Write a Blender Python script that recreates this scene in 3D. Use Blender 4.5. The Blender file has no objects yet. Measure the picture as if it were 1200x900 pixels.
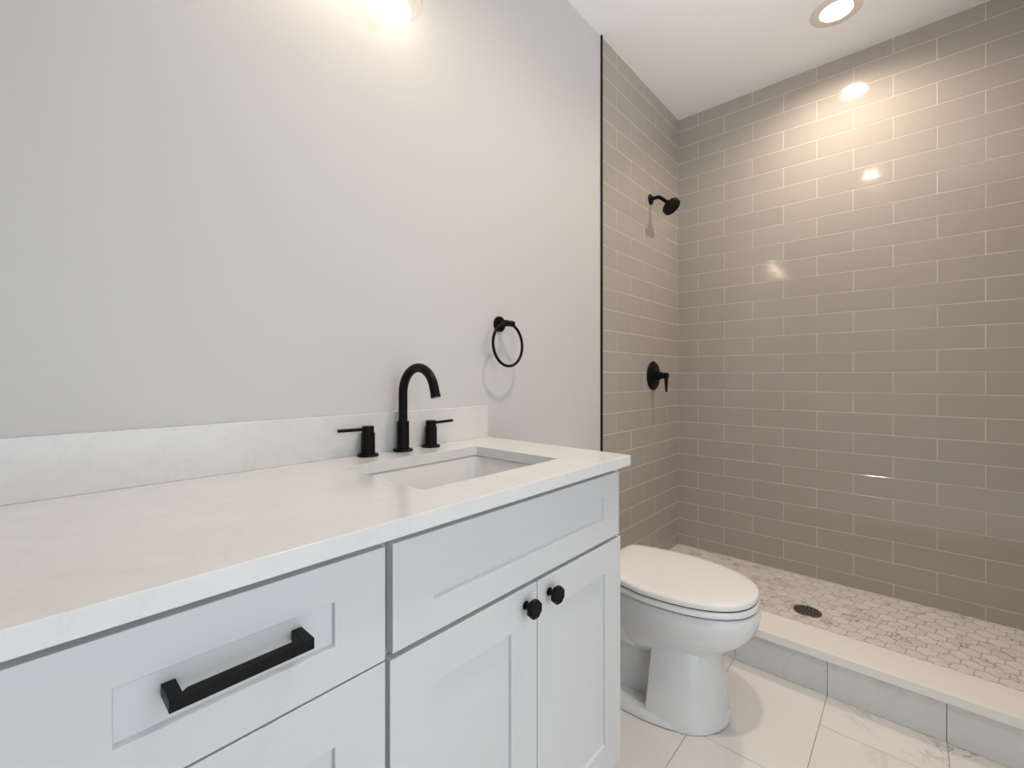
import bpy, bmesh, math, random
from mathutils import Vector, Matrix
random.seed(7)
S = bpy.context.scene
COL = S.collection
PI = math.pi

# ------------------------------------------------------------------ camera
cam_d = bpy.data.cameras.new('camera')
cam = bpy.data.objects.new('camera', cam_d)
COL.objects.link(cam)
cam.location = (0, -1.1306, 1.10)
cam.rotation_euler = (PI / 2, 0, -0.8396)
cam_d.sensor_width = 36
cam_d.lens = 524.4 / 1200 * 36
cam_d.shift_y = -9 / 1200
cam_d.clip_start = 0.02
S.camera = cam

# ------------------------------------------------------------------ world, exposure
w = bpy.data.worlds.new('world'); S.world = w; w.use_nodes = True
w.node_tree.nodes['Background'].inputs[0].default_value = (0.80, 0.90, 1.0, 1)
w.node_tree.nodes['Background'].inputs[1].default_value = 2.2
S.view_settings.view_transform = 'Standard'
S.view_settings.look = 'None'
S.view_settings.gamma = 1
S.view_settings.use_curve_mapping = False
S.view_settings.exposure = 0.17
CAN_W = 10.0         # recessed ceiling lamps, watts
DAY_W = 29.0  # daylight at the door opening
UP_W = 14.5           # added unseen fill, aimed up through the doorway to brighten the ceiling         
WARM = (1.0, 0.84, 0.69)
COOL = (0.84, 0.93, 1.0)

# dimensions of the room
HC = 2.752           # ceiling
XB = 2.866           # face of the shower's back wall
XT = 1.905           # edge trim between paint and tile
XL = -1.15           # wall at the far left end
YR = -1.95           # wall opposite the vanity
XC = 1.868           # front of the shower curb
CD = 0.158           # depth of the curb cap
ZC = 0.8876          # worktop
FY = -0.542          # front of doors and drawers

def area_light(name, loc, rot, shape, sx, sy, power, color, spread=180):
    d = bpy.data.lights.new(name, 'AREA')
    d.shape = shape; d.size = sx; d.size_y = sy
    d.energy = power; d.color = color; d.spread = math.radians(spread)
    o = bpy.data.objects.new(name, d); COL.objects.link(o)
    o.location = loc; o.rotation_euler = rot
    return o
# cool daylight through a doorway added out of view opposite the vanity
DX0, DX1, DH = -0.30, 0.95, 2.08
area_light('daylight', ((DX0 + DX1) / 2, YR - 0.13, DH / 2), (-PI / 2, 0, 0), 'RECTANGLE', DX1 - DX0 - .02, DH - .02, DAY_W, COOL)

area_light('ceiling_fill', (.32, YR - .50, .25), Vector((1.5, .95, 2.5)).to_track_quat('-Z', 'Y').to_euler(), 'RECTANGLE', 1.1, .7, UP_W, (1, .985, .97), 64)  # fill lamp added in the hall to lift the ceiling, no such source known

# ------------------------------------------------------------------ materials
def mat(name, col, rough=0.5, metal=0.0, spec=0.5, coat=0.0, emit=None, estr=0.0):
    m = bpy.data.materials.new(name); m.use_nodes = True
    b = m.node_tree.nodes['Principled BSDF']
    b.inputs['Base Color'].default_value = (*col, 1)
    b.inputs['Roughness'].default_value = rough
    b.inputs['Metallic'].default_value = metal
    b.inputs['Specular IOR Level'].default_value = spec
    b.inputs['Coat Weight'].default_value = coat
    b.inputs['Coat Roughness'].default_value = 0.03
    if emit:
        b.inputs['Emission Color'].default_value = (*emit, 1)
        b.inputs['Emission Strength'].default_value = estr
    return m
def N(m, t, **k):
    n = m.node_tree.nodes.new(t)
    for a, v in k.items(): setattr(n, a, v)
    return n
def L(m, a, b): m.node_tree.links.new(a, b)
def bsdf(m): return m.node_tree.nodes['Principled BSDF']
def ramp(m, stops):
    r = N(m, 'ShaderNodeValToRGB'); e = r.color_ramp.elements
    e[0].position, e[0].color = stops[0][0], (*stops[0][1], 1)
    e[1].position, e[1].color = stops[-1][0], (*stops[-1][1], 1)
    for p, c in stops[1:-1]:
        x = e.new(p); x.color = (*c, 1)
    return r
def noise(m, scale, detail=4, rough=.5, vec=None, dist=0):
    n = N(m, 'ShaderNodeTexNoise'); n.inputs['Scale'].default_value = scale
    n.inputs['Detail'].default_value = detail; n.inputs['Roughness'].default_value = rough
    n.inputs['Distortion'].default_value = dist
    if vec is not None: L(m, vec, n.inputs['Vector'])
    return n
def bump(m, src, strength, dist):
    b = N(m, 'ShaderNodeBump'); b.inputs['Strength'].default_value = strength
    b.inputs['Distance'].default_value = dist
    L(m, src, b.inputs['Height']); L(m, b.outputs[0], bsdf(m).inputs['Normal'])

def paint(name, col, rough, bs=.08):
    m = mat(name, col, rough)
    tc = N(m, 'ShaderNodeTexCoord')
    n = noise(m, 260, 3, .6, tc.outputs['Object'])
    bump(m, n.outputs[0], bs, .001)
    return m
M_WALL = paint('wall_paint', (.645, .645, .64), .6)
M_CEIL = paint('ceiling_paint', (.86, .86, .86), .8)
M_CAB = paint('cabinet_paint', (.655, .665, .67), .32, .02)
M_GAP = mat('cabinet_frame_shaded', (.50, .52, .535), .5)  # cabinet paint darkened, the shade of the gaps put into its colour
M_TRIM = paint('trim_paint', (.78, .78, .77), .35, .02)
M_BLACK = mat('matte_black_metal', (.003, .003, .0033), .42, .0, .16)
M_CERA = mat('white_ceramic', (.73, .735, .735), .05, 0, .5, .25)
M_SEAT = mat('white_plastic', (.80, .79, .77), .08, 0, .5)
M_CHROME = mat('brushed_steel', (.33, .32, .30), .28, 1.0)
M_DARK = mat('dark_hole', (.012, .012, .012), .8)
M_SILI = mat('caulk', (.74, .73, .71), .5)
M_BULB = mat('bulb_glow', (1, .9, .75), .4, emit=(1, .77, .55), estr=20)
M_CAN = mat('lamp_lens', (1, .95, .88), .4, emit=(1, .88, .72), estr=7)
M_RING = mat('lamp_trim_enamel', (.72, .66, .58), .45)
M_HALL = mat('hall_floor', (.50, .47, .43), .5)

def quartz():
    m = mat('white_quartz', (.8, .8, .8), .14, 0, .5)
    tc = N(m, 'ShaderNodeTexCoord')
    n1 = noise(m, 7, 6, .62, tc.outputs['Object'], .6)
    r = ramp(m, [(.40, (.765, .765, .76)), (.5, (.75, .75, .745)), (.507, (.71, .712, .715)), (.514, (.75, .75, .745)), (.62, (.775, .77, .765))])
    L(m, n1.outputs[0], r.inputs[0]); L(m, r.outputs[0], bsdf(m).inputs['Base Color'])
    return m
M_QUARTZ = quartz()

def marble(name, base, vein, vamt, rough, scale, tilevar=0.03, wide=.03):
    """white marble with grey veins; every tile carries its own random 'tile' value so that veins break at the joints"""
    m = mat(name, base, rough)
    tc = N(m, 'ShaderNodeTexCoord')
    at = N(m, 'ShaderNodeAttribute', attribute_name='tile')
    sc = N(m, 'ShaderNodeVectorMath', operation='SCALE'); sc.inputs['Scale'].default_value = 37.0
    L(m, at.outputs['Color'], sc.inputs[0])
    ad = N(m, 'ShaderNodeVectorMath', operation='ADD')
    L(m, tc.outputs['Object'], ad.inputs[0]); L(m, sc.outputs[0], ad.inputs[1])
    n1 = noise(m, scale, 5, .55, ad.outputs[0], 1.1)
    r1 = ramp(m, [(.5 - wide, (0, 0, 0)), (.5, (1, 1, 1)), (.5 + wide, (0, 0, 0))])
    L(m, n1.outputs[0], r1.inputs[0])
    n2 = noise(m, scale * .45, 3, .5, ad.outputs[0])
    r2 = ramp(m, [(.50, (0, 0, 0)), (.66, (1, 1, 1))])
    L(m, n2.outputs[0], r2.inputs[0])
    mul = N(m, 'ShaderNodeMath', operation='MULTIPLY'); L(m, r1.outputs[0], mul.inputs[0]); L(m, r2.outputs[0], mul.inputs[1])
    cl = N(m, 'ShaderNodeMath', operation='MULTIPLY'); L(m, r2.outputs[0], cl.inputs[0]); cl.inputs[1].default_value = .16
    mx = N(m, 'ShaderNodeMath', operation='MAXIMUM'); L(m, mul.outputs[0], mx.inputs[0]); L(m, cl.outputs[0], mx.inputs[1])
    sc2 = N(m, 'ShaderNodeMath', operation='MULTIPLY'); L(m, mx.outputs[0], sc2.inputs[0]); sc2.inputs[1].default_value = vamt
    mix = N(m, 'ShaderNodeMix', data_type='RGBA')
    mix.inputs['A'].default_value = (*base, 1); mix.inputs['B'].default_value = (*vein, 1)
    L(m, sc2.outputs[0], mix.inputs['Factor'])
    hsv = N(m, 'ShaderNodeHueSaturation')
    mr = N(m, 'ShaderNodeMapRange'); mr.inputs['To Min'].default_value = 1 - tilevar; mr.inputs['To Max'].default_value = 1 + tilevar
    L(m, at.outputs['Fac'], mr.inputs['Value']); L(m, mr.outputs[0], hsv.inputs['Value'])
    L(m, mix.outputs['Result'], hsv.inputs['Color']); L(m, hsv.outputs[0], bsdf(m).inputs['Base Color'])
    return m
M_MARBLE = marble('marble_floor_tile', (.78, .755, .72), (.36, .33, .30), 1.0, .2, 2.6, .02, .02)
M_CURB = marble('marble_curb_tile', (.66, .665, .65), (.38, .38, .37), .7, .2, 2.6, .03, .02)
M_CAP = marble('marble_cap', (.84, .815, .78), (.46, .42, .37), .6, .15, 1.6, 0, .006)
M_MOSAIC = marble('mosaic_tile', (.80, .755, .705), (.27, .24, .21), 1.0, .25, 10, .06, .035)
M_GROUT_M = mat('mosaic_grout', (.40, .37, .34), .9)
M_GROUT_F = mat('floor_grout', (.36, .30, .25), .9)
M_GROUT_W = mat('wall_grout', (.68, .63, .57), .85)

def walltile():
    m = mat('taupe_glazed_tile', (.33, .30, .27), .09, 0, .5, 0)
    at = N(m, 'ShaderNodeAttribute', attribute_name='tile')
    hsv = N(m, 'ShaderNodeHueSaturation'); hsv.inputs['Color'].default_value = (.43, .395, .355, 1)
    mr = N(m, 'ShaderNodeMapRange'); mr.inputs['To Min'].default_value = .965; mr.inputs['To Max'].default_value = 1.035
    L(m, at.outputs['Fac'], mr.inputs['Value']); L(m, mr.outputs[0], hsv.inputs['Value'])
    L(m, hsv.outputs[0], bsdf(m).inputs['Base Color'])
    tc = N(m, 'ShaderNodeTexCoord'); n = noise(m, 9, 2, .4, tc.outputs['Object'])
    bump(m, n.outputs[0], .25, .004)
    return m
M_TILE = walltile()

def glass():
    """thin clear glass: see-through face on, reflective at grazing angles"""
    m = bpy.data.materials.new('clear_glass'); m.use_nodes = True
    nt = m.node_tree; nt.nodes.remove(bsdf(m))
    t = N(m, 'ShaderNodeBsdfTransparent'); t.inputs[0].default_value = (.93, .93, .92, 1)
    g = N(m, 'ShaderNodeBsdfGlossy'); g.inputs['Roughness'].default_value = .03
    lw = N(m, 'ShaderNodeLayerWeight'); lw.inputs[0].default_value = .25
    pw = N(m, 'ShaderNodeMath', operation='MULTIPLY'); L(m, lw.outputs['Facing'], pw.inputs[0]); pw.inputs[1].default_value = .35
    mx = N(m, 'ShaderNodeMixShader')
    L(m, pw.outputs[0], mx.inputs[0]); L(m, t.outputs[0], mx.inputs[1]); L(m, g.outputs[0], mx.inputs[2])
    L(m, mx.outputs[0], nt.nodes['Material Output'].inputs['Surface'])
    return m
M_GLASS = glass()

# ------------------------------------------------------------------ mesh helpers
def org(p):
    v = Vector((0, 0, 0))
    while p is not None:
        v += Vector(p.location); p = p.parent
    return v
def obj(name, bm, m, parent=None, smooth=None, bevel=0, origin=None, segs=2, angle=35):
    """link a bmesh (in world coordinates) as ONE mesh object"""
    bmesh.ops.recalc_face_normals(bm, faces=bm.faces[:])
    off = org(parent) + (Vector(origin) - org(parent) if origin is not None else Vector((0, 0, 0)))
    bmesh.ops.translate(bm, verts=bm.verts[:], vec=-off)
    me = bpy.data.meshes.new(name); bm.to_mesh(me); bm.free()
    for x in (m if isinstance(m, (list, tuple)) else [m]): me.materials.append(x)
    o = bpy.data.objects.new(name, me); COL.objects.link(o)
    if parent is not None:
        o.parent = parent
    if origin is not None:
        o.location = Vector(origin) - org(parent)
    if smooth is not None:
        me.shade_smooth()
        if smooth > 0:
            bpy.context.view_layer.objects.active = o
            md = o.modifiers.new('bevel_normals', 'WEIGHTED_NORMAL') if bevel else None
            for e in me.edges: pass
            me.set_sharp_from_angle(angle=math.radians(smooth))
    if bevel:
        b = o.modifiers.new('bevel', 'BEVEL'); b.width = bevel; b.segments = segs
        b.limit_method = 'ANGLE'; b.angle_limit = math.radians(angle)
        me.shade_smooth()
        b.harden_normals = True
        for mo in [x for x in o.modifiers if x.type == 'WEIGHTED_NORMAL']: o.modifiers.remove(mo)
    return o
def box(bm, x0, x1, y0, y1, z0, z1, mi=0):
    vs = [bm.verts.new(p) for p in ((x0, y0, z0), (x1, y0, z0), (x1, y1, z0), (x0, y1, z0), (x0, y0, z1), (x1, y0, z1), (x1, y1, z1), (x0, y1, z1))]
    fs = []
    for f in ((0, 3, 2, 1), (4, 5, 6, 7), (0, 1, 5, 4), (1, 2, 6, 5), (2, 3, 7, 6), (3, 0, 4, 7)):
        q = bm.faces.new([vs[i] for i in f]); q.material_index = mi; fs.append(q)
    return vs, fs
def boxm(*a):
    bm = bmesh.new(); box(bm, *a); return bm
def frame_of(d):
    d = Vector(d).normalized()
    a = Vector((0, 0, 1)) if abs(d.z) < .9 else Vector((1, 0, 0))
    u = d.cross(a).normalized(); v = d.cross(u).normalized()
    return d, u, v
def lathe(bm, o, d, prof, n=40, rot=0, cap=True):
    """profile = [(distance along d, radius)] round axis d through o"""
    d, u, v = frame_of(d); o = Vector(o); rings = []
    for t, r in prof:
        rings.append([bm.verts.new(o + d * t + (u * math.cos(rot + 2 * PI * k / n) + v * math.sin(rot + 2 * PI * k / n)) * r) for k in range(n)])
    for a, b in zip(rings, rings[1:]):
        for k in range(n): bm.faces.new((a[k], a[(k + 1) % n], b[(k + 1) % n], b[k]))
    if cap:
        bm.faces.new(rings[0][::-1]); bm.faces.new(rings[-1])
    return rings
def tube(bm, pts, r, n=20, closed=False):
    pts = [Vector(p) for p in pts]; rs = r if isinstance(r, (list, tuple)) else [r] * len(pts)
    N_ = len(pts); rings = []; u = None
    for i, p in enumerate(pts):
        if closed: t = (pts[(i + 1) % N_] - pts[i - 1]).normalized()
        else: t = (pts[min(i + 1, N_ - 1)] - pts[max(i - 1, 0)]).normalized()
        if u is None: _, u, _v = frame_of(t)
        u = (u - t * u.dot(t)).normalized(); v = t.cross(u)
        rings.append([bm.verts.new(p + (u * math.cos(2 * PI * k / n) + v * math.sin(2 * PI * k / n)) * rs[i]) for k in range(n)])
    pairs = list(zip(rings, rings[1:])) + ([(rings[-1], rings[0])] if closed else [])
    for a, b in pairs:
        for k in range(n): bm.faces.new((a[k], a[(k + 1) % n], b[(k + 1) % n], b[k]))
    if not closed:
        bm.faces.new(rings[0][::-1]); bm.faces.new(rings[-1])
def loft(bm, rings, cap0=True, cap1=True):
    R = [[bm.verts.new(p) for p in r] for r in rings]; n = len(R[0])
    for a, b in zip(R, R[1:]):
        for k in range(n): bm.faces.new((a[k], a[(k + 1) % n], b[(k + 1) % n], b[k]))
    if cap0: bm.faces.new(R[0][::-1])
    if cap1: bm.faces.new(R[-1])
    return R
def thing(name, label, cat, loc, group=None):
    o = bpy.data.objects.new(name, None); COL.objects.link(o)
    o.location = loc; o.empty_display_size = .1
    o['label'] = label; o['category'] = cat
    if group: o['group'] = group
    return o
def tag(o, label, cat, group=None):
    o['label'] = label; o['category'] = cat
    if group: o['group'] = group
    return o
def struct(name, bm, m, **k):
    o = obj(name, bm, m, **k); o['kind'] = 'structure'; return o

# ------------------------------------------------------------------ the setting
def hexa(bm, P, mi, tv, lay):
    """box from 4 base corners + 4 front corners, bevelled look comes from the front being slightly smaller"""
    vs = [bm.verts.new(p) for p in P]
    for f in ((4, 5, 6, 7), (0, 1, 5, 4), (1, 2, 6, 5), (2, 3, 7, 6), (3, 0, 4, 7)):
        q = bm.faces.new([vs[i] for i in f]); q.material_index = mi
        for lp in q.loops: lp[lay] = tv
def tile(bm, lay, o, u, v, nrm, a0, a1, b0, b1, th, gap=.0016, bev=.0012, tilt=0.0, mi=1):
    """one tile on the plane o + a*u + b*v with face height th"""
    a0 += gap; a1 -= gap; b0 += gap; b1 -= gap
    if a1 - a0 < .004 or b1 - b0 < .004: return
    c = random.random(); tv = (c, random.random(), random.random(), 1)
    ta, tb = random.gauss(0, tilt), random.gauss(0, tilt)
    ca, cb = (a0 + a1) / 2, (b0 + b1) / 2
    def P(a, b, h): return o + u * a + v * b + nrm * h
    def F(a, b): return P(a, b, th + (a - ca) * ta + (b - cb) * tb)
    low = [P(a0, b0, 0), P(a1, b0, 0), P(a1, b1, 0), P(a0, b1, 0)]
    mid = [P(a, b, th - bev + (a - ca) * ta + (b - cb) * tb) for a, b in ((a0, b0), (a1, b0), (a1, b1), (a0, b1))]
    g = bev
    top = [F(a0 + g, b0 + g), F(a1 - g, b0 + g), F(a1 - g, b1 - g), F(a0 + g, b1 - g)]
    vs = [bm.verts.new(p) for p in low + mid + top]
    for f in ((8, 9, 10, 11), (4, 5, 9, 8), (5, 6, 10, 9), (6, 7, 11, 10), (7, 4, 8, 11), (0, 1, 5, 4), (1, 2, 6, 5), (2, 3, 7, 6), (3, 0, 4, 7)):
        q = bm.faces.new([vs[i] for i in f]); q.material_index = mi
        for lp in q.loops: lp[lay] = tv

PH, HA = .1035, .1553           # row pitch and half a tile length of the glazed wall tiles
Z0 = HC - .0786                 # first joint below the ceiling
# floor --------------------------------------------------------------
bm = bmesh.new(); lay = bm.loops.layers.float_color.new('tile')
box(bm, XL - .1, XC + .03, YR - .1, .02, -.05, -.0014, 0)
X, Y, Z = Vector((1, 0, 0)), Vector((0, 1, 0)), Vector((0, 0, 1))
yl = [-.314 - .2975 * k for k in range(-2, 7)]
for r, yy in enumerate(yl):
    y1, y0 = min(yy, .0), max(yy - .2975, YR)
    if y1 <= y0: continue
    off = 1.41 if (r % 2 == 1) else 1.70
    k = -6
    while k < 3:
        a0, a1 = max(off + .6 * k, XL), min(off + .6 * (k + 1), XC + .02)
        if a1 > a0: tile(bm, lay, Vector((0, 0, -.004)), X, Y, Z, a0, a1, y0, y1, .004, .0010, .0005)
        k += 1
floor = struct('floor', bm, [M_GROUT_F, M_MARBLE])
# shower pan with mosaic ------------------------------------------------
bm = bmesh.new(); lay = bm.loops.layers.float_color.new('tile')
SZ = .02
box(bm, XC + .06, XB + .05, YR - .1, .02, -.05, SZ - .0012, 0)
s = .036                                       # hexagon circumradius
def wob(t): return math.sin(2 * PI * t) * .11
x0, x1, y0, y1 = XC + CD - .01, XB, YR, 0.0
W3 = s * math.sqrt(3)
for j in range(int((x1 - x0) / (1.5 * s)) + 3):
    for i in range(int((y1 - y0) / W3) + 3):
        cx_ = x0 + j * 1.5 * s; cy_ = y0 + i * W3 + (W3 / 2 if j % 2 else 0)
        if cx_ > x1 + s or cy_ > y1 + s: continue
        cor = [Vector((cx_ + s * math.cos(k * PI / 3), cy_ + s * math.sin(k * PI / 3), 0)) for k in range(6)]
        pts = []
        for k in range(6):
            a, b = cor[k], cor[(k + 1) % 6]; e = b - a; nn = Vector((-e.y, e.x, 0))
            sg = 1 if k < 3 else -1
            for q in range(4):
                t = q / 4
                # point-symmetric edge, so neighbours share the same curve
                pts.append(a + e * t + nn * wob(t))
        c = Vector((cx_, cy_, 0)); tv = (random.random(), random.random(), random.random(), 1)
        out = []
        for p in pts:
            d = c + (p - c) * .955
            out.append(bm.verts.new((min(max(d.x, x0), x1), min(max(d.y, y0), y1), SZ)))
        try:
            f = bm.faces.new(out)
        except ValueError:
            continue
        f.material_index = 1
        for lp in f.loops: lp[lay] = tv
        if f.calc_area() < 1e-5: bm.faces.remove(f)
pan = bmesh.new()
SHOWER_BM = bm
o = struct('floor_shower', bm, [M_GROUT_M, M_MOSAIC])
pan.free()
# ceiling --------------------------------------------------------------
CANS = [(2.4802, -.8712), (.966, -.875)]
def ceiling_bm():
    """ceiling slab with round openings for the recessed lamps"""
    bm = bmesh.new()
    xs = [XL - .1]
    for c in sorted(CANS): xs += [c[0] - .12, c[0] + .12]
    xs.append(XB + .1)
    ya, yb = YR - .1, .1
    for i in range(len(xs) - 1):
        if i % 2 == 0: box(bm, xs[i], xs[i + 1], ya, yb, HC, HC + .002)
    for cx_, cy_ in CANS:
        box(bm, cx_ - .12, cx_ + .12, ya, cy_ - .12, HC, HC + .002)
        box(bm, cx_ - .12, cx_ + .12, cy_ + .12, yb, HC, HC + .002)
        n = 32; rr = .0600
        sq, ci = [], []
        for k in range(n):
            a = 2 * PI * k / n + PI / 4; c_, s_ = math.cos(a), math.sin(a); q = .12 / max(abs(c_), abs(s_))
            sq.append(bm.verts.new((cx_ + c_ * q, cy_ + s_ * q, HC))); ci.append(bm.verts.new((cx_ + c_ * rr, cy_ + s_ * rr, HC)))
        for k in range(n): bm.faces.new((sq[k], ci[k], ci[(k + 1) % n], sq[(k + 1) % n]))
    box(bm, XL - .1, XB + .1, ya, yb, HC + .12, HC + .2)
    return bm
struct('ceiling', ceiling_bm(), M_CEIL)
# walls ----------------------------------------------------------------
struct('wall_vanity', boxm(XL - .1, XT, 0, .1, 0, HC), M_WALL)
def tiled_wall(name, o, u, nrm, k0, joints, a_max, slab, flip=1):
    bm = bmesh.new(); lay = bm.loops.layers.float_color.new('tile')
    box(bm, *slab, 0)
    rows = []
    z = HC
    zs = [HC] + [Z0 - PH * k for k in range(0, 27)]
    for r in range(len(zs) - 1):
        zt, zb = zs[r], max(zs[r + 1], SZ)
        if zb >= zt: break
        st = joints if r % 2 == 0 else joints + HA
        a = st - 4 * HA
        while a < a_max:
            tile(bm, lay, o, u, Z, nrm, max(a, 0), min(a + 2 * HA, a_max), zb, zt, .008, .0015, .0006, .0018)
            a += 2 * HA
    return struct(name, bm, [M_GROUT_W, M_TILE])
# back wall: runs along -y from the corner; left shower wall: runs along -x from the corner
tiled_wall('wall_back', Vector((XB + .008, 0, 0)), -Y, -X, 0, .1254, -YR, (XB + .0007, XB + .1, YR - .1, .1, 0, HC))
tiled_wall('wall_shower_left', Vector((XB, .006, 0)), -X, -Y, 0, .1838, XB - XT - .004, (XT + .001, XB + .1, -.0013, .1, 0, HC))
tiled_wall('wall_shower_right', Vector((XB, YR - .006, 0)), -X, Y, 0, .1838, XB - XT - .004, (XT + .001, XB + .1, YR - .1, YR + .0005, 0, HC))
# opposite wall, out of view, with a doorway placed to light the vanity
bm = bmesh.new()
box(bm, XL - .1, DX0, YR - .12, YR, 0, HC); box(bm, DX1, XT, YR - .12, YR, 0, HC); box(bm, DX0, DX1, YR - .12, YR, DH, HC)
struct('wall_right', bm, M_WALL)
struct('floor_hall', boxm(-1.6, 2.2, YR - 1.6, YR - .1, -.05, 0), M_HALL)
struct('wall_left', boxm(XL - .1, XL, YR - .1, .1, 0, HC), M_WALL)
bm = bmesh.new()
box(bm, DX0 - .08, DX0, YR, YR + .016, 0, DH + .08); box(bm, DX1, DX1 + .08, YR, YR + .016, 0, DH + .08); box(bm, DX0, DX1, YR, YR + .016, DH, DH + .08)
struct('trim_1', bm, M_TRIM, bevel=.003)
# black metal edge between painted wall and tile
struct('trim_2', boxm(XT - .0065, XT + .0045, -.0095, .002, SZ, HC - .001), M_BLACK)
struct('trim_3', boxm(XT - .0105, XT - .0066, -.0025, .001, .16, HC - .001), M_SILI)
# baseboards
bm = boxm(1.10, XC, -.014, 0, 0, .13); struct('baseboard_vanity', bm, M_TRIM, bevel=.003)
bm = boxm(XL, XL + .014, YR, 0, 0, .13); struct('baseboard_left', bm, M_TRIM, bevel=.003)
bm = boxm(DX1 + .08, XC, YR, YR + .014, 0, .13); struct('baseboard_right', bm, M_TRIM, bevel=.003)

# ------------------------------------------------------------------ shower curb
curb = thing('shower_curb', 'low marble-tiled shower curb with a pale stone cap between floor and mosaic', 'curb', (XC + CD / 2, -.9, 0))
bm = bmesh.new(); lay = bm.loops.layers.float_color.new('tile')
box(bm, XC + .009, XC + CD - .012, YR, 0, 0, .1225, 0)
for k in range(-1, 7):
    a0, a1 = max(.3215 + .2945 * (k - 1), 0), min(.3215 + .2945 * k, -YR)
    if a1 > a0:
        tile(bm, lay, Vector((XC + .010, 0, 0)), -Y, Z, -X, a0, a1, .0, .123, .008, .0008, .0006)
        tile(bm, lay, Vector((XC + CD - .013, 0, 0)), -Y, Z, X, a0, a1, .0, .123, .008, .0008, .0006)
obj('curb_side', bm, [M_GROUT_F, M_CURB], curb)
obj('curb_cap', boxm(XC - .007, XC + CD, YR, 0, .123, .153), M_CAP, curb, bevel=.0018)

# ------------------------------------------------------------------ shower drain
dr = thing('shower_drain', 'round brushed steel drain grate set in the mosaic shower floor', 'drain', (2.436, -.768, SZ))
bm = bmesh.new(); lathe(bm, (2.436, -.768, SZ), (0, 0, 1), [(0, .056), (.0025, .056), (.0035, .0545), (.0035, .049), (.0012, .048)], 48)
obj('ring', bm, M_CHROME, dr, smooth=30)
bm = bmesh.new()
lathe(bm, (2.436, -.768, SZ), (0, 0, 1), [(.0014, .048), (.0034, .047)], 48)
g = obj('grate', bm, M_CHROME, dr)
bm = bmesh.new()
for rr, nn in ((.009, 4), (.020, 8), (.031, 12), (.041, 16)):
    for k in range(nn):
        a = 2 * PI * (k + .3) / nn
        c = Vector((2.436 + rr * math.cos(a), -.768 + rr * math.sin(a), 0))
        t = Vector((-math.sin(a), math.cos(a), 0)); r_ = Vector((math.cos(a), math.sin(a), 0))
        P = []
        for q in range(12):
            b = 2 * PI * q / 12
            P.append(bm.verts.new(c + t * math.cos(b) * .0052 + r_ * math.sin(b) * .0034 + Z * (SZ + .0038)))
        bm.faces.new(P)
obj('slots', bm, M_DARK, g)

# ------------------------------------------------------------------ vanity cabinets
def shaker(bm, x0, x1, z0, z1, rail, stile, yf=FY, th=.019, depth=.0065):
    """framed front with a recessed flat panel, facing -y"""
    yb = yf + th
    o_ = [(x0, z0), (x1, z0), (x1, z1), (x0, z1)]
    i_ = [(x0 + stile, z0 + rail), (x1 - stile, z0 + rail), (x1 - stile, z1 - rail), (x0 + stile, z1 - rail)]
    B = [bm.verts.new((x, yb, z)) for x, z in o_]; F = [bm.verts.new((x, yf, z)) for x, z in o_]
    I = [bm.verts.new((x, yf, z)) for x, z in i_]
    J = [bm.verts.new((x + (.0008 if k in (0, 3) else -.0008), yf + depth, z + (.0034 if k in (0, 1) else -.0008))) for k, (x, z) in enumerate(i_)]
    bm.faces.new(B)
    for k in range(4):
        n = (k + 1) % 4
        bm.faces.new((B[k], F[k], F[n], B[n])); bm.faces.new((F[k], I[k], I[n], F[n])); bm.faces.new((I[k], J[k], J[n], I[n]))
    bm.faces.new(J[::-1])
def carcass(x0, x1):
    bm = bmesh.new()
    t = .016; yf = FY + .0205
    box(bm, x0, x0 + t, yf, -.004, .0, .8575); box(bm, x1 - t, x1, yf, -.004, .0, .8575)
    # toe-kick notch is modelled by a recessed board and cut side panels
    box(bm, x0 + t, x1 - t, yf, -.004, .085, .10); box(bm, x0 + t, x1 - t, -.012, -.004, .10, .8575)
    # face frame
    box(bm, x0 + t, x0 + .038, yf, yf + .018, .10, .8575); box(bm, x1 - .038, x1 - t, yf, yf + .018, .10, .8575)
    box(bm, x0 + .038, x1 - .038, yf, yf + .018, .82, .8575); box(bm, x0 + .038, x1 - .038, yf, yf + .018, .655, .70)
    box(bm, x0 + .038, x1 - .038, yf, yf + .018, .10, .13)
    return bm
def carcass_notched(x0, x1):
    bm = bmesh.new(); yf = FY + .0205; t = .016
    for a, b in ((x0, x0 + t), (x1 - t, x1)):
        pr = [(yf, .085), (yf, .8575), (-.004, .8575), (-.004, 0), (-.455, 0), (-.455, .085)]
        A = [bm.verts.new((a, y, z)) for y, z in pr]; B = [bm.verts.new((b, y, z)) for y, z in pr]
        bm.faces.new(A); bm.faces.new(B[::-1])
        for k in range(6): bm.faces.new((A[k], A[(k + 1) % 6], B[(k + 1) % 6], B[k]))
    box(bm, x0 + t, x1 - t, yf, -.004, .085, .10); box(bm, x0 + t, x1 - t, -.012, -.004, .10, .8575)
    box(bm, x0 + t, x0 + .038, yf, yf + .018, .10, .8575); box(bm, x1 - .038, x1 - t, yf, yf + .018, .10, .8575)
    box(bm, x0 + .038, x1 - .038, yf, yf + .018, .82, .8575); box(bm, x0 + .038, x1 - .038, yf, yf + .018, .655, .70)
    box(bm, x0 + .038, x1 - .038, yf, yf + .018, .10, .13)
    return bm
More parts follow.
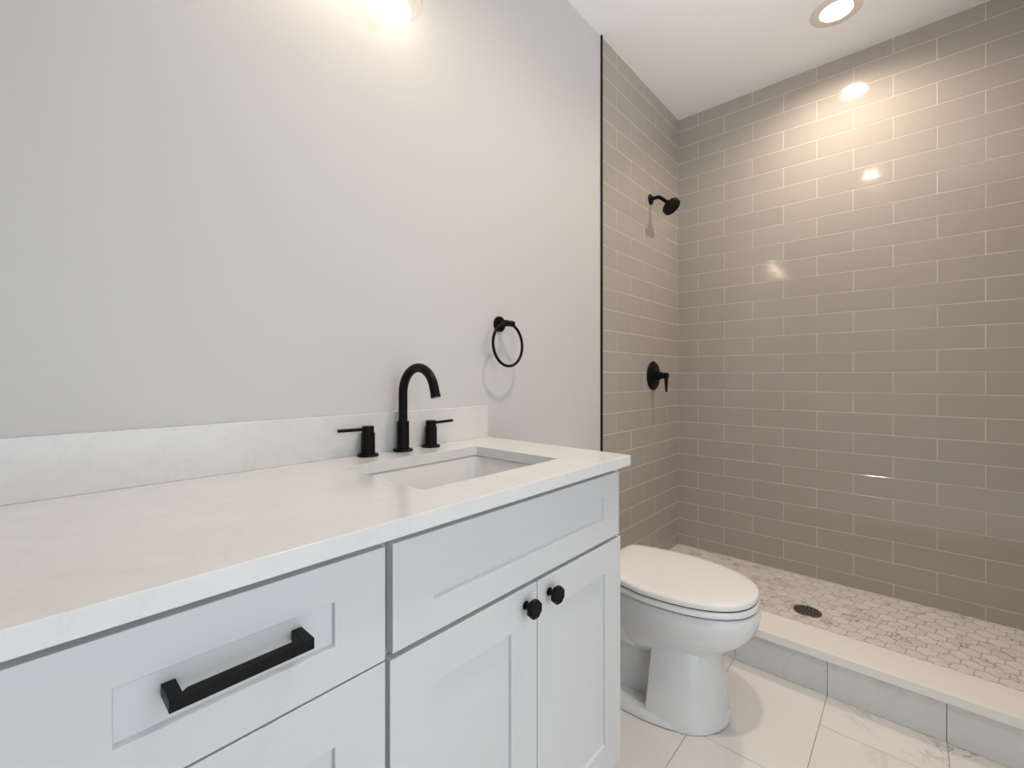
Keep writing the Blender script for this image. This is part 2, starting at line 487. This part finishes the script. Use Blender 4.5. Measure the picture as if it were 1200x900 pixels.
# --- sink cabinet
XS0, XS1 = .3787, 1.086
sc_ = thing('sink_cabinet', 'white cabinet under the sink with two doors and black round knobs', 'cabinet', ((XS0 + XS1) / 2, -.27, 0))
obj('body', carcass_notched(XS0, XS1), M_GAP, sc_)
obj('toe_kick', boxm(XS0 + .016, XS1 - .016, -.455, -.440, 0, .085), M_CAB, sc_)
bm = bmesh.new(); shaker(bm, .3850, 1.0865, .6780, .8450, .0535, .0785); obj('false_drawer_front', bm, M_CAB, sc_, bevel=.0010)
def knob(x, z, par):
    o_ = (x, FY, z)
    bm = bmesh.new()
    lathe(bm, o_, (0, -1, 0), [(0, .0085), (.0022, .0088), (.003, .0062), (.013, .0055), (.0165, .0075)], 24)
    k = obj('knob', bm, M_BLACK, par, smooth=40)
    bm = bmesh.new()
    # faceted round head: eight flats, chamfered on both sides
    lathe(bm, o_, (0, -1, 0), [(.0150, .0110), (.0180, .0185), (.0275, .0195), (.0305, .0170), (.0310, .0125), (.0295, .0115)], 8, rot=PI / 8)
    obj('knob_head', bm, M_BLACK, k, bevel=.0008)
for x0, x1, kx in ((.3805, .7345, .6973), (.7368, 1.0945, .7762)):
    bm = bmesh.new(); shaker(bm, x0, x1, .0745, .6690, .0765, .0800)
    d = obj('door', bm, M_CAB, sc_, bevel=.0010)
    knob(kx, .6335, d)
# --- drawer cabinet
XD0, XD1 = -.0215, .3783
dc_ = thing('drawer_cabinet', 'white three-drawer cabinet with a long black square bar pull', 'cabinet', ((XD0 + XD1) / 2, -.27, 0))
obj('body', carcass_notched(XD0, XD1), M_GAP, dc_)
obj('toe_kick', boxm(XD0 + .016, XD1 - .016, -.455, -.440, 0, .085), M_CAB, dc_)
def pull(xc, z, par):
    yp = FY + .0065
    bm = bmesh.new(); h = .0068
    # U-shaped bar with two square feet, one profile swept along z
    pr = [(xc - .0735, yp), (xc - .0735, FY - .032), (xc + .0735, FY - .032), (xc + .0735, yp), (xc + .0605, yp), (xc + .0605, FY - .0235), (xc + .0555, FY - .0195), (xc - .0555, FY - .0195), (xc - .0605, FY - .0235), (xc - .0605, yp)]
    A = [bm.verts.new((x, y, z - h)) for x, y in pr]; B = [bm.verts.new((x, y, z + h)) for x, y in pr]
    n = len(pr); bm.faces.new(A); bm.faces.new(B[::-1])
    for k in range(n): bm.faces.new((A[k], A[(k + 1) % n], B[(k + 1) % n], B[k]))
    bmesh.ops.triangulate(bm, faces=[f for f in bm.faces if len(f.verts) > 4])
    obj('bar_pull', bm, M_BLACK, par, bevel=.0009)
for z0, z1, rail in ((.6755, .8450, .0540), (.3770, .6725, .0800), (.0745, .3740, .0800)):
    bm = bmesh.new(); shaker(bm, -.0130, .3722, z0, z1, rail, .0785)
    d = obj('drawer', bm, M_CAB, dc_, bevel=.0010)
    pull(.1780, (z0 + z1) / 2 + (.0065 if z1 > .8 else 0), d)

# ------------------------------------------------------------------ worktop with sink cut-out
XW0, XW1, DW, TH = -.047, 1.1145, -.5623, .0278
SX0, SX1, SY0, SY1 = .512, .942, -.449, -.137      # cut-out
def rrect(x0, x1, y0, y1, r, n=6):
    P = []
    for cx_, cy_, a in ((x1 - r, y1 - r, 0), (x0 + r, y1 - r, 90), (x0 + r, y0 + r, 180), (x1 - r, y0 + r, 270)):
        for k in range(n + 1):
            t = math.radians(a + 90 * k / n); P.append((cx_ + r * math.cos(t), cy_ + r * math.sin(t)))
    return P
bm = bmesh.new()
inn = rrect(SX0, SX1, SY0, SY1, .012)
def outer_pt(p):
    # radial match of the inner outline to the outer rectangle, corner to corner
    return p
xo0, xo1, yo0, yo1 = XW0, XW1, DW, -.001
for z, flip in ((ZC, 1), (ZC - TH, -1)):
    V = [bm.verts.new((x, y, z)) for x, y in inn]
    Oc = [bm.verts.new(p) for p in ((xo1, yo1, z), (xo0, yo1, z), (xo0, yo0, z), (xo1, yo0, z))]
    n = len(inn); q = n // 4
    for c in range(4):
        for k in range(q - 1): bm.faces.new((Oc[c], V[c * q + k], V[c * q + k + 1]))
        bm.faces.new((Oc[c], V[c * q + q - 1], V[((c + 1) * q) % n], Oc[(c + 1) % 4]))
    if flip == 1: VT, OT = V, Oc
    else: VB, OB = V, Oc
n = len(inn)
for k in range(n): bm.faces.new((VT[k], VT[(k + 1) % n], VB[(k + 1) % n], VB[k]))
for k in range(4): bm.faces.new((OT[k], OT[(k + 1) % 4], OB[(k + 1) % 4], OB[k]))
wt = obj('worktop', bm, M_QUARTZ, bevel=.0016, angle=60, origin=((XW0 + XW1) / 2, -.28, ZC - TH))
tag(wt, 'long white quartz vanity worktop with a rectangular sink cut-out', 'countertop')
bs = obj('backsplash', boxm(XW0, XW1 - .0005, -.019, -.0005, ZC, .9975), M_QUARTZ, bevel=.0014, origin=((XW0 + XW1) / 2, -.01, ZC))
tag(bs, 'low white quartz backsplash strip along the wall behind the black faucet', 'backsplash')
# --- undermount sink
bm = bmesh.new()
e = .005
def ringz(gx, r, z, n=6): return [(x, y, z) for x, y in rrect(SX0 - gx, SX1 + gx, SY0 - gx, SY1 + gx, r, n)]
zt = ZC - TH - .0012
loft(bm, [ringz(.020, .03, zt - .010), ringz(.020, .03, zt), ringz(e, .02, zt), ringz(.001, .022, zt - .006), ringz(-.006, .032, zt - .06), ringz(-.022, .045, zt - .105), ringz(-.055, .06, zt - .120), ringz(-.12, .03, zt - .124)], cap0=False, cap1=True)
loft(bm, [ringz(.020, .03, zt - .010), ringz(.010, .03, zt - .06), ringz(-.010, .05, zt - .12), ringz(-.05, .06, zt - .134)], cap0=False, cap1=True)
sk = thing('sink', 'white rectangular undermount ceramic basin below the worktop cut-out', 'sink', (.727, -.293, zt - .134))
obj('basin', bm, M_CERA, sk, smooth=50)
bm = bmesh.new(); lathe(bm, (.727, -.293, zt - .1236), (0, 0, 1), [(0, .030), (.003, .030), (.004, .024), (.0015, .020)], 32)
obj('drain_flange', bm, M_BLACK, sk, smooth=30)

# ------------------------------------------------------------------ faucet
fx, fy = .7425, -.047
fa = thing('faucet', 'matte black widespread faucet with gooseneck spout and two lever handles', 'faucet', (fx, fy, ZC))
zb_ = ZC + .0003
bm = bmesh.new()
lathe(bm, (fx, fy, zb_), (0, 0, 1), [(0, .0275), (.004, .0275), (.0055, .0262), (.0056, .0175), (.0835, .0172), (.0845, .0165), (.0846, .0125)], 40)
obj('spout_base', bm, M_BLACK, fa, smooth=30)
bm = bmesh.new()
pts = [(fx, fy, zb_ + .08), (fx, fy, 1.02), (fx, fy, 1.052)]
ra = .0715
for k in range(1, 25):
    a = PI - math.radians(166) * k / 24
    pts.append((fx, fy - ra - ra * math.cos(a), 1.052 + ra * math.sin(a)))
pe, pp = Vector(pts[-1]), Vector(pts[-2]); dd = (pe - pp).normalized()
pts += [tuple(pe + dd * .008), tuple(pe + dd * .017), tuple(pe + dd * .0172), tuple(pe + dd * .026)]
rs = [.0125] * (len(pts) - 3) + [.0125, .0131, .0131]
tube(bm, pts, rs, 28)
sp = obj('spout', bm, M_BLACK, fa, smooth=40)
bm = bmesh.new(); tip = pe + dd * .0262; lathe(bm, tip - dd * .003, dd, [(0, .0095), (.0036, .0095)], 24); obj('aerator', bm, M_CHROME, sp)
for hx, sg in ((.6325, -1), (.8415, 1)):
    bm = bmesh.new()
    lathe(bm, (hx, fy, zb_), (0, 0, 1), [(0, .0275), (.004, .0275), (.0055, .0262), (.0056, .0183), (.0615, .0180), (.0620, .0155), (.0785, .0155), (.0795, .0145)], 40)
    h_ = obj('handle', bm, M_BLACK, fa, smooth=30)
    bm = bmesh.new()
    tube(bm, [(hx + sg * .012, fy, zb_ + .0715), (hx + sg * .045, fy, zb_ + .0722), (hx + sg * .084, fy, zb_ + .0732)], .0043, 16)
    obj('lever', bm, M_BLACK, h_, smooth=40)

# ------------------------------------------------------------------ towel ring
tx, tz = 1.188, 1.2905
tr = thing('towel_ring', 'round matte black towel ring on the painted wall right of the faucet', 'towel ring', (tx, 0, tz))
bm = bmesh.new(); lathe(bm, (tx, -.0002, tz), (0, -1, 0), [(0, .0285), (.006, .0285), (.009, .0265), (.0092, .0115), (.040, .0105), (.0405, .009)], 36)
obj('wall_plate', bm, M_BLACK, tr, smooth=30)
bm = bmesh.new(); lathe(bm, (tx - .021, -.052, tz - .001), (1, 0, 0), [(0, .010), (.001, .011), (.041, .011), (.042, .010)], 28)
obj('post', bm, M_BLACK, tr, smooth=30)
bm = bmesh.new(); R_ = .0765
tube(bm, [(tx - .012 + R_ * math.sin(2 * PI * k / 64), -.054 - .006 * (1 - math.cos(2 * PI * k / 64)) / 2, tz - .001 - R_ + R_ * math.cos(2 * PI * k / 64)) for k in range(64)], .0052, 14, True)
obj('ring', bm, M_BLACK, tr, smooth=60)

# ------------------------------------------------------------------ shower head
sx, szz = 2.452, 2.118
sh = thing('wall_shower', 'matte black wall shower head on a short bent arm in the tiled corner', 'shower head', (sx, 0, szz))
yw = -.0025
bm = bmesh.new(); lathe(bm, (sx, yw, szz), (0, -1, 0), [(0, .030), (.004, .030), (.011, .022), (.0115, .0105)], 36)
obj('flange', bm, M_BLACK, sh, smooth=35)
bm = bmesh.new()
A = [Vector((sx, yw, szz)), Vector((sx, -.03, szz + .003)), Vector((sx, -.050, szz + .002)), Vector((sx, -.064, szz - .006)), Vector((sx, -.078, szz - .019)), Vector((sx, -.105, szz - .045))]
tube(bm, A, .0105, 20); obj('arm', bm, M_BLACK, sh, smooth=60)
hd = Vector((0, -.62, -.78)).normalized()
hc = A[-1]
bm = bmesh.new()
lathe(bm, hc - hd * .012, hd, [(0, .011), (.006, .0155), (.016, .0165), (.022, .014), (.024, .030), (.030, .047), (.036, .0505), (.054, .0505), (.058, .048), (.0585, .044), (.0565, .043)], 40)
hh = obj('spray_head', bm, M_BLACK, sh, smooth=30)
bm = bmesh.new(); d_, u_, v_ = frame_of(hd)
for rr, nn in ((.010, 6), (.022, 12), (.034, 18)):
    for k in range(nn):
        a = 2 * PI * k / nn
        lathe(bm, hc + hd * .0445 + (u_ * math.cos(a) + v_ * math.sin(a)) * rr, hd, [(0, .0022), (.0025, .0016)], 8)
obj('nozzles', bm, M_BLACK, hh)

# ------------------------------------------------------------------ shower valve
vx, vz = 2.487, 1.104
va = thing('shower_valve', 'round matte black shower valve with downward lever on the tiled side wall', 'shower valve', (vx, 0, vz))
bm = bmesh.new(); lathe(bm, (vx, yw, vz), (0, -1, 0), [(0, .084), (.004, .084), (.009, .080), (.019, .052), (.0195, .034)], 48)
obj('escutcheon', bm, M_BLACK, va, smooth=25)
bm = bmesh.new(); lathe(bm, (vx, yw - .019, vz), (0, -1, 0), [(0, .024), (.030, .022), (.0305, .018), (.070, .0165), (.0715, .015)], 36)
hb = obj('hub', bm, M_BLACK, va, smooth=30)
bm = bmesh.new(); lathe(bm, (vx, yw - .079, vz + .012), (0, 0, -1), [(0, .0105), (.002, .0125), (.028, .0115), (.104, .0062), (.106, .005)], 24)
obj('lever', bm, M_BLACK, hb, smooth=30)
bm = bmesh.new(); lathe(bm, (vx + .004, yw - .0115, vz + .062), (0, -1, 0), [(0, .0038), (.0035, .0038), (.004, .003)], 16)
obj('screw', bm, M_CHROME, va)

# ------------------------------------------------------------------ toilet
TX = 1.512
to = thing('toilet', 'white elongated two-piece toilet with closed lid between vanity and shower curb', 'toilet', (TX, -.35, 0))
def egg(yb, yf, hw, z, hb=None, yc=None, p=2.25, n=48, pb=3.2):
    """egg outline; widest at yc, rounded front at yf (towards -y), squarer back at yb"""
    yc = yc if yc is not None else yf + .30
    P = []
    for k in range(n):
        t = 2 * PI * k / n; c_, s_ = math.cos(t), math.sin(t)
        if s_ <= 0:
            e_ = 2 / p
            x = hw * math.copysign(abs(c_) ** e_, c_); y = yc - (yc - yf) * abs(s_) ** e_
        else:
            e_ = 2 / pb; hb_ = hb or hw * .8
            m_ = abs(s_) ** e_
            w_ = hw + (hb_ - hw) * m_
            x = w_ * math.copysign(abs(c_) ** e_, c_); y = yc + (yb - yc) * m_
        P.append((TX + x, y, z))
    return P
# bowl: rim to the waist above the pedestal
bm = bmesh.new()
B_ = [(-.20, -.776, .176, .384), (-.20, -.781, .180, .378), (-.20, -.783, .182, .360), (-.20, -.780, .180, .335), (-.20, -.768, .173, .308), (-.20, -.744, .161, .278), (-.20, -.712, .147, .252), (-.20, -.685, .136, .231), (-.21, -.670, .129, .214), (-.22, -.662, .120, .200)]
loft(bm, [egg(b, f_, h_, z, hb=h_ * .78, yc=f_ + .30 - .06 * (.384 - z) / .18) for b, f_, h_, z in B_])
bowl = obj('bowl', bm, M_CERA, to, smooth=60)
# pedestal: rounded front column with a cut at its back, trapway body and floor flange
bm = bmesh.new()
def col(hw, yf, yb, z, n=16, p=2.6):
    P = []
    for k in range(n + 1):
        t = PI + PI * k / n
        c_, s_ = math.cos(t), math.sin(t)
        P.append((TX + hw * math.copysign(abs(c_) ** (2 / p), c_), yb - (yb - yf) * abs(s_) ** (2 / p), z))
    return P
C_ = [(.1560, -.688, -.485, .0), (.1550, -.688, -.485, .030), (.1515, -.684, -.487, .060), (.1460, -.678, -.490, .110), (.1400, -.672, -.492, .160), (.1355, -.667, -.495, .195), (.1330, -.663, -.495, .215), (.1240, -.655, -.495, .240)]
loft(bm, [col(h_, f_, b, z) for h_, f_, b, z in C_])
obj('pedestal', bm, M_CERA, to, smooth=50, bevel=.006, segs=3)
bm = bmesh.new()
loft(bm, [col(.1720, -.6960, -.420, .003, 20, 2.2), col(.1720, -.6960, -.420, .012, 20, 2.2), col(.1690, -.6930, -.420, .020, 20, 2.2), col(.160, -.687, -.420, .029, 20, 2.2)])
loft(bm, [[(TX - a, y, z), (TX + a, y, z), (TX + a, yb_, z), (TX - a, yb_, z)] for a, y, yb_, z in ((.1715, -.43, -.13, .003), (.1715, -.43, -.13, .012), (.1680, -.43, -.132, .022), (.155, -.43, -.14, .031))])
obj('foot', bm, M_CERA, to, smooth=40)
bm = bmesh.new()
loft(bm, [egg(-.12, -.58, h_, z, hb=h_ * .95, yc=-.35) for h_, z in ((.096, .03), (.090, .06), (.088, .165), (.091, .175), (.118, .186), (.130, .205), (.137, .235), (.150, .28))])
obj('trapway', bm, M_CERA, to, smooth=60)
bm = boxm(TX - .16, TX + .16, -.24, -.045, .20, .386); obj('deck', bm, M_CERA, to, bevel=.02, segs=4)
bm = bmesh.new()
loft(bm, [col(.1700, -.6945, -.420, .0, 20, 2.2), col(.1700, -.6945, -.420, .0031, 20, 2.2)]); obj('foot_gap_fill', bm, M_DARK, to)  # thin dark layer filling the gap under the foot
def slab(z0, z1, hw, yf, yb, r=.006, dome=0.0, inset=0):
    bm = bmesh.new()
    def E(d, z): return egg(yb - d * .5, yf + d, hw - d, z, hb=(hw - d) * .80, yc=yf + .295, p=2.3, n=96, pb=9)
    rb = min(r, .0022); rings = [E(rb * .8, z0), E(rb * .2, z0 + rb * .4), E(0, z0 + rb), E(0, z1 - r), E(r * .3, z1 - r * .35), E(r, z1)]
    if dome:
        rings += [E(.03, z1 + dome * .4), E(.07, z1 + dome * .75), E(.12, z1 + dome), E(.16, z1 + dome * 1.05)]
    loft(bm, rings)
    return bm
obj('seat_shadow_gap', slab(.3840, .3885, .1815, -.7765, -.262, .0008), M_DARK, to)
obj('seat', slab(.3880, .4085, .1885, -.7790, -.255, .0075), M_SEAT, to, smooth=60)
obj('lid_shadow_gap', slab(.4080, .4125, .1860, -.7755, -.265, .0008), M_DARK, to)  # dark slab standing in for the shade between lid and seat
obj('lid', slab(.4120, .4305, .1905, -.7770, -.285, .0065, .005), M_SEAT, to, smooth=60)
for sg in (-1, 1):
    bm = bmesh.new(); lathe(bm, (TX + sg * .075 - .016, -.236, .4), (1, 0, 0), [(0, .012), (.001, .0135), (.031, .0135), (.032, .012)], 24)
    obj('hinge', bm, M_SEAT, to, smooth=30)
bm = bmesh.new()
loft(bm, [[(x, y, z) for x, y in rrect(TX - a, TX + a, -.212 + b, -.022, .03, 6)] for a, b, z in ((.155, .012, .386), (.165, .006, .42), (.172, .003, .55), (.176, .0, .690))])
obj('tank', bm, M_CERA, to, smooth=50)
bm = bmesh.new()
loft(bm, [[(x, y, z) for x, y in rrect(TX - a, TX + a, -.219 + b, -.018, .03, 6)] for a, b, z in ((.178, .002, .691), (.181, .0, .697), (.181, .0, .713), (.176, .005, .722))])
obj('tank_lid', bm, M_CERA, to, smooth=50)
bm = bmesh.new(); tube(bm, [(TX - .12, -.21, .645), (TX - .12, -.228, .645), (TX - .10, -.232, .645), (TX - .055, -.232, .638)], .0055, 12)
obj('flush_lever', bm, M_CHROME, to, smooth=50)

# ------------------------------------------------------------------ recessed ceiling lamps
LAB = ['round recessed ceiling lamp glowing above the tiled shower', 'round recessed ceiling lamp over the room floor in front of the vanity', 'round recessed ceiling lamp near the door end of the room']
for (cx_, cy_), lb in zip(CANS, LAB):
    cl = thing('ceiling_lamp', lb, 'ceiling light', (cx_, cy_, HC), 'recessed ceiling lamps')
    bm = bmesh.new()
    lathe(bm, (cx_, cy_, HC), (0, 0, -1), [(-.001, .098), (.0030, .0985), (.0055, .094), (.004, .062), (-.020, .0545), (-.022, .054)], 56, cap=False)
    obj('trim_ring', bm, M_RING, cl, smooth=40)
    bm = bmesh.new(); lathe(bm, (cx_, cy_, HC + .022), (0, 0, -1), [(0, .054), (.0008, .054)], 40)
    obj('lens', bm, M_CAN, cl)
    l_ = area_light('lamp_light', (cx_, cy_, HC + .0205), (0, 0, 0), 'DISK', .104, .104, CAN_W, WARM, 158)

# ------------------------------------------------------------------ vanity wall lamp with glass shades
vl = thing('vanity_light', 'wall lamp bar with clear glass shades glowing high above the faucet', 'wall lamp', (.50, 0, 2.30))
bm = boxm(.22, .78, -.022, 0, 2.275, 2.325); obj('back_plate', bm, M_BLACK, vl, bevel=.003)
for lx in (.705, .50, .295):
    bm = bmesh.new()
    tube(bm, [(lx, -.02, 2.30), (lx, -.07, 2.30), (lx, -.084, 2.292), (lx, -.088, 2.27), (lx, -.088, 2.222)], .007, 14); ar = obj('arm', bm, M_BLACK, vl, smooth=60)
    bm = bmesh.new(); lathe(bm, (lx, -.088, 2.262), (0, 0, -1), [(0, .018), (.004, .024), (.030, .024), (.034, .017)], 28); obj('socket', bm, M_BLACK, ar, smooth=30)
    bm = bmesh.new()
    pr = [(0, .026), (.012, .040), (.035, .053), (.075, .060), (.150, .0615)]
    lathe(bm, (lx, -.088, 2.262), (0, 0, -1), pr, 48, cap=False)
    obj('glass_shade', bm, M_GLASS, ar, smooth=60)
    bm = bmesh.new(); lathe(bm, (lx, -.088, 2.222), (0, 0, -1), [(0, .012), (.012, .014), (.030, .024), (.048, .029), (.064, .025), (.073, .013), (.076, .003)], 28)
    bl = obj('bulb', bm, M_BULB, ar, smooth=60)
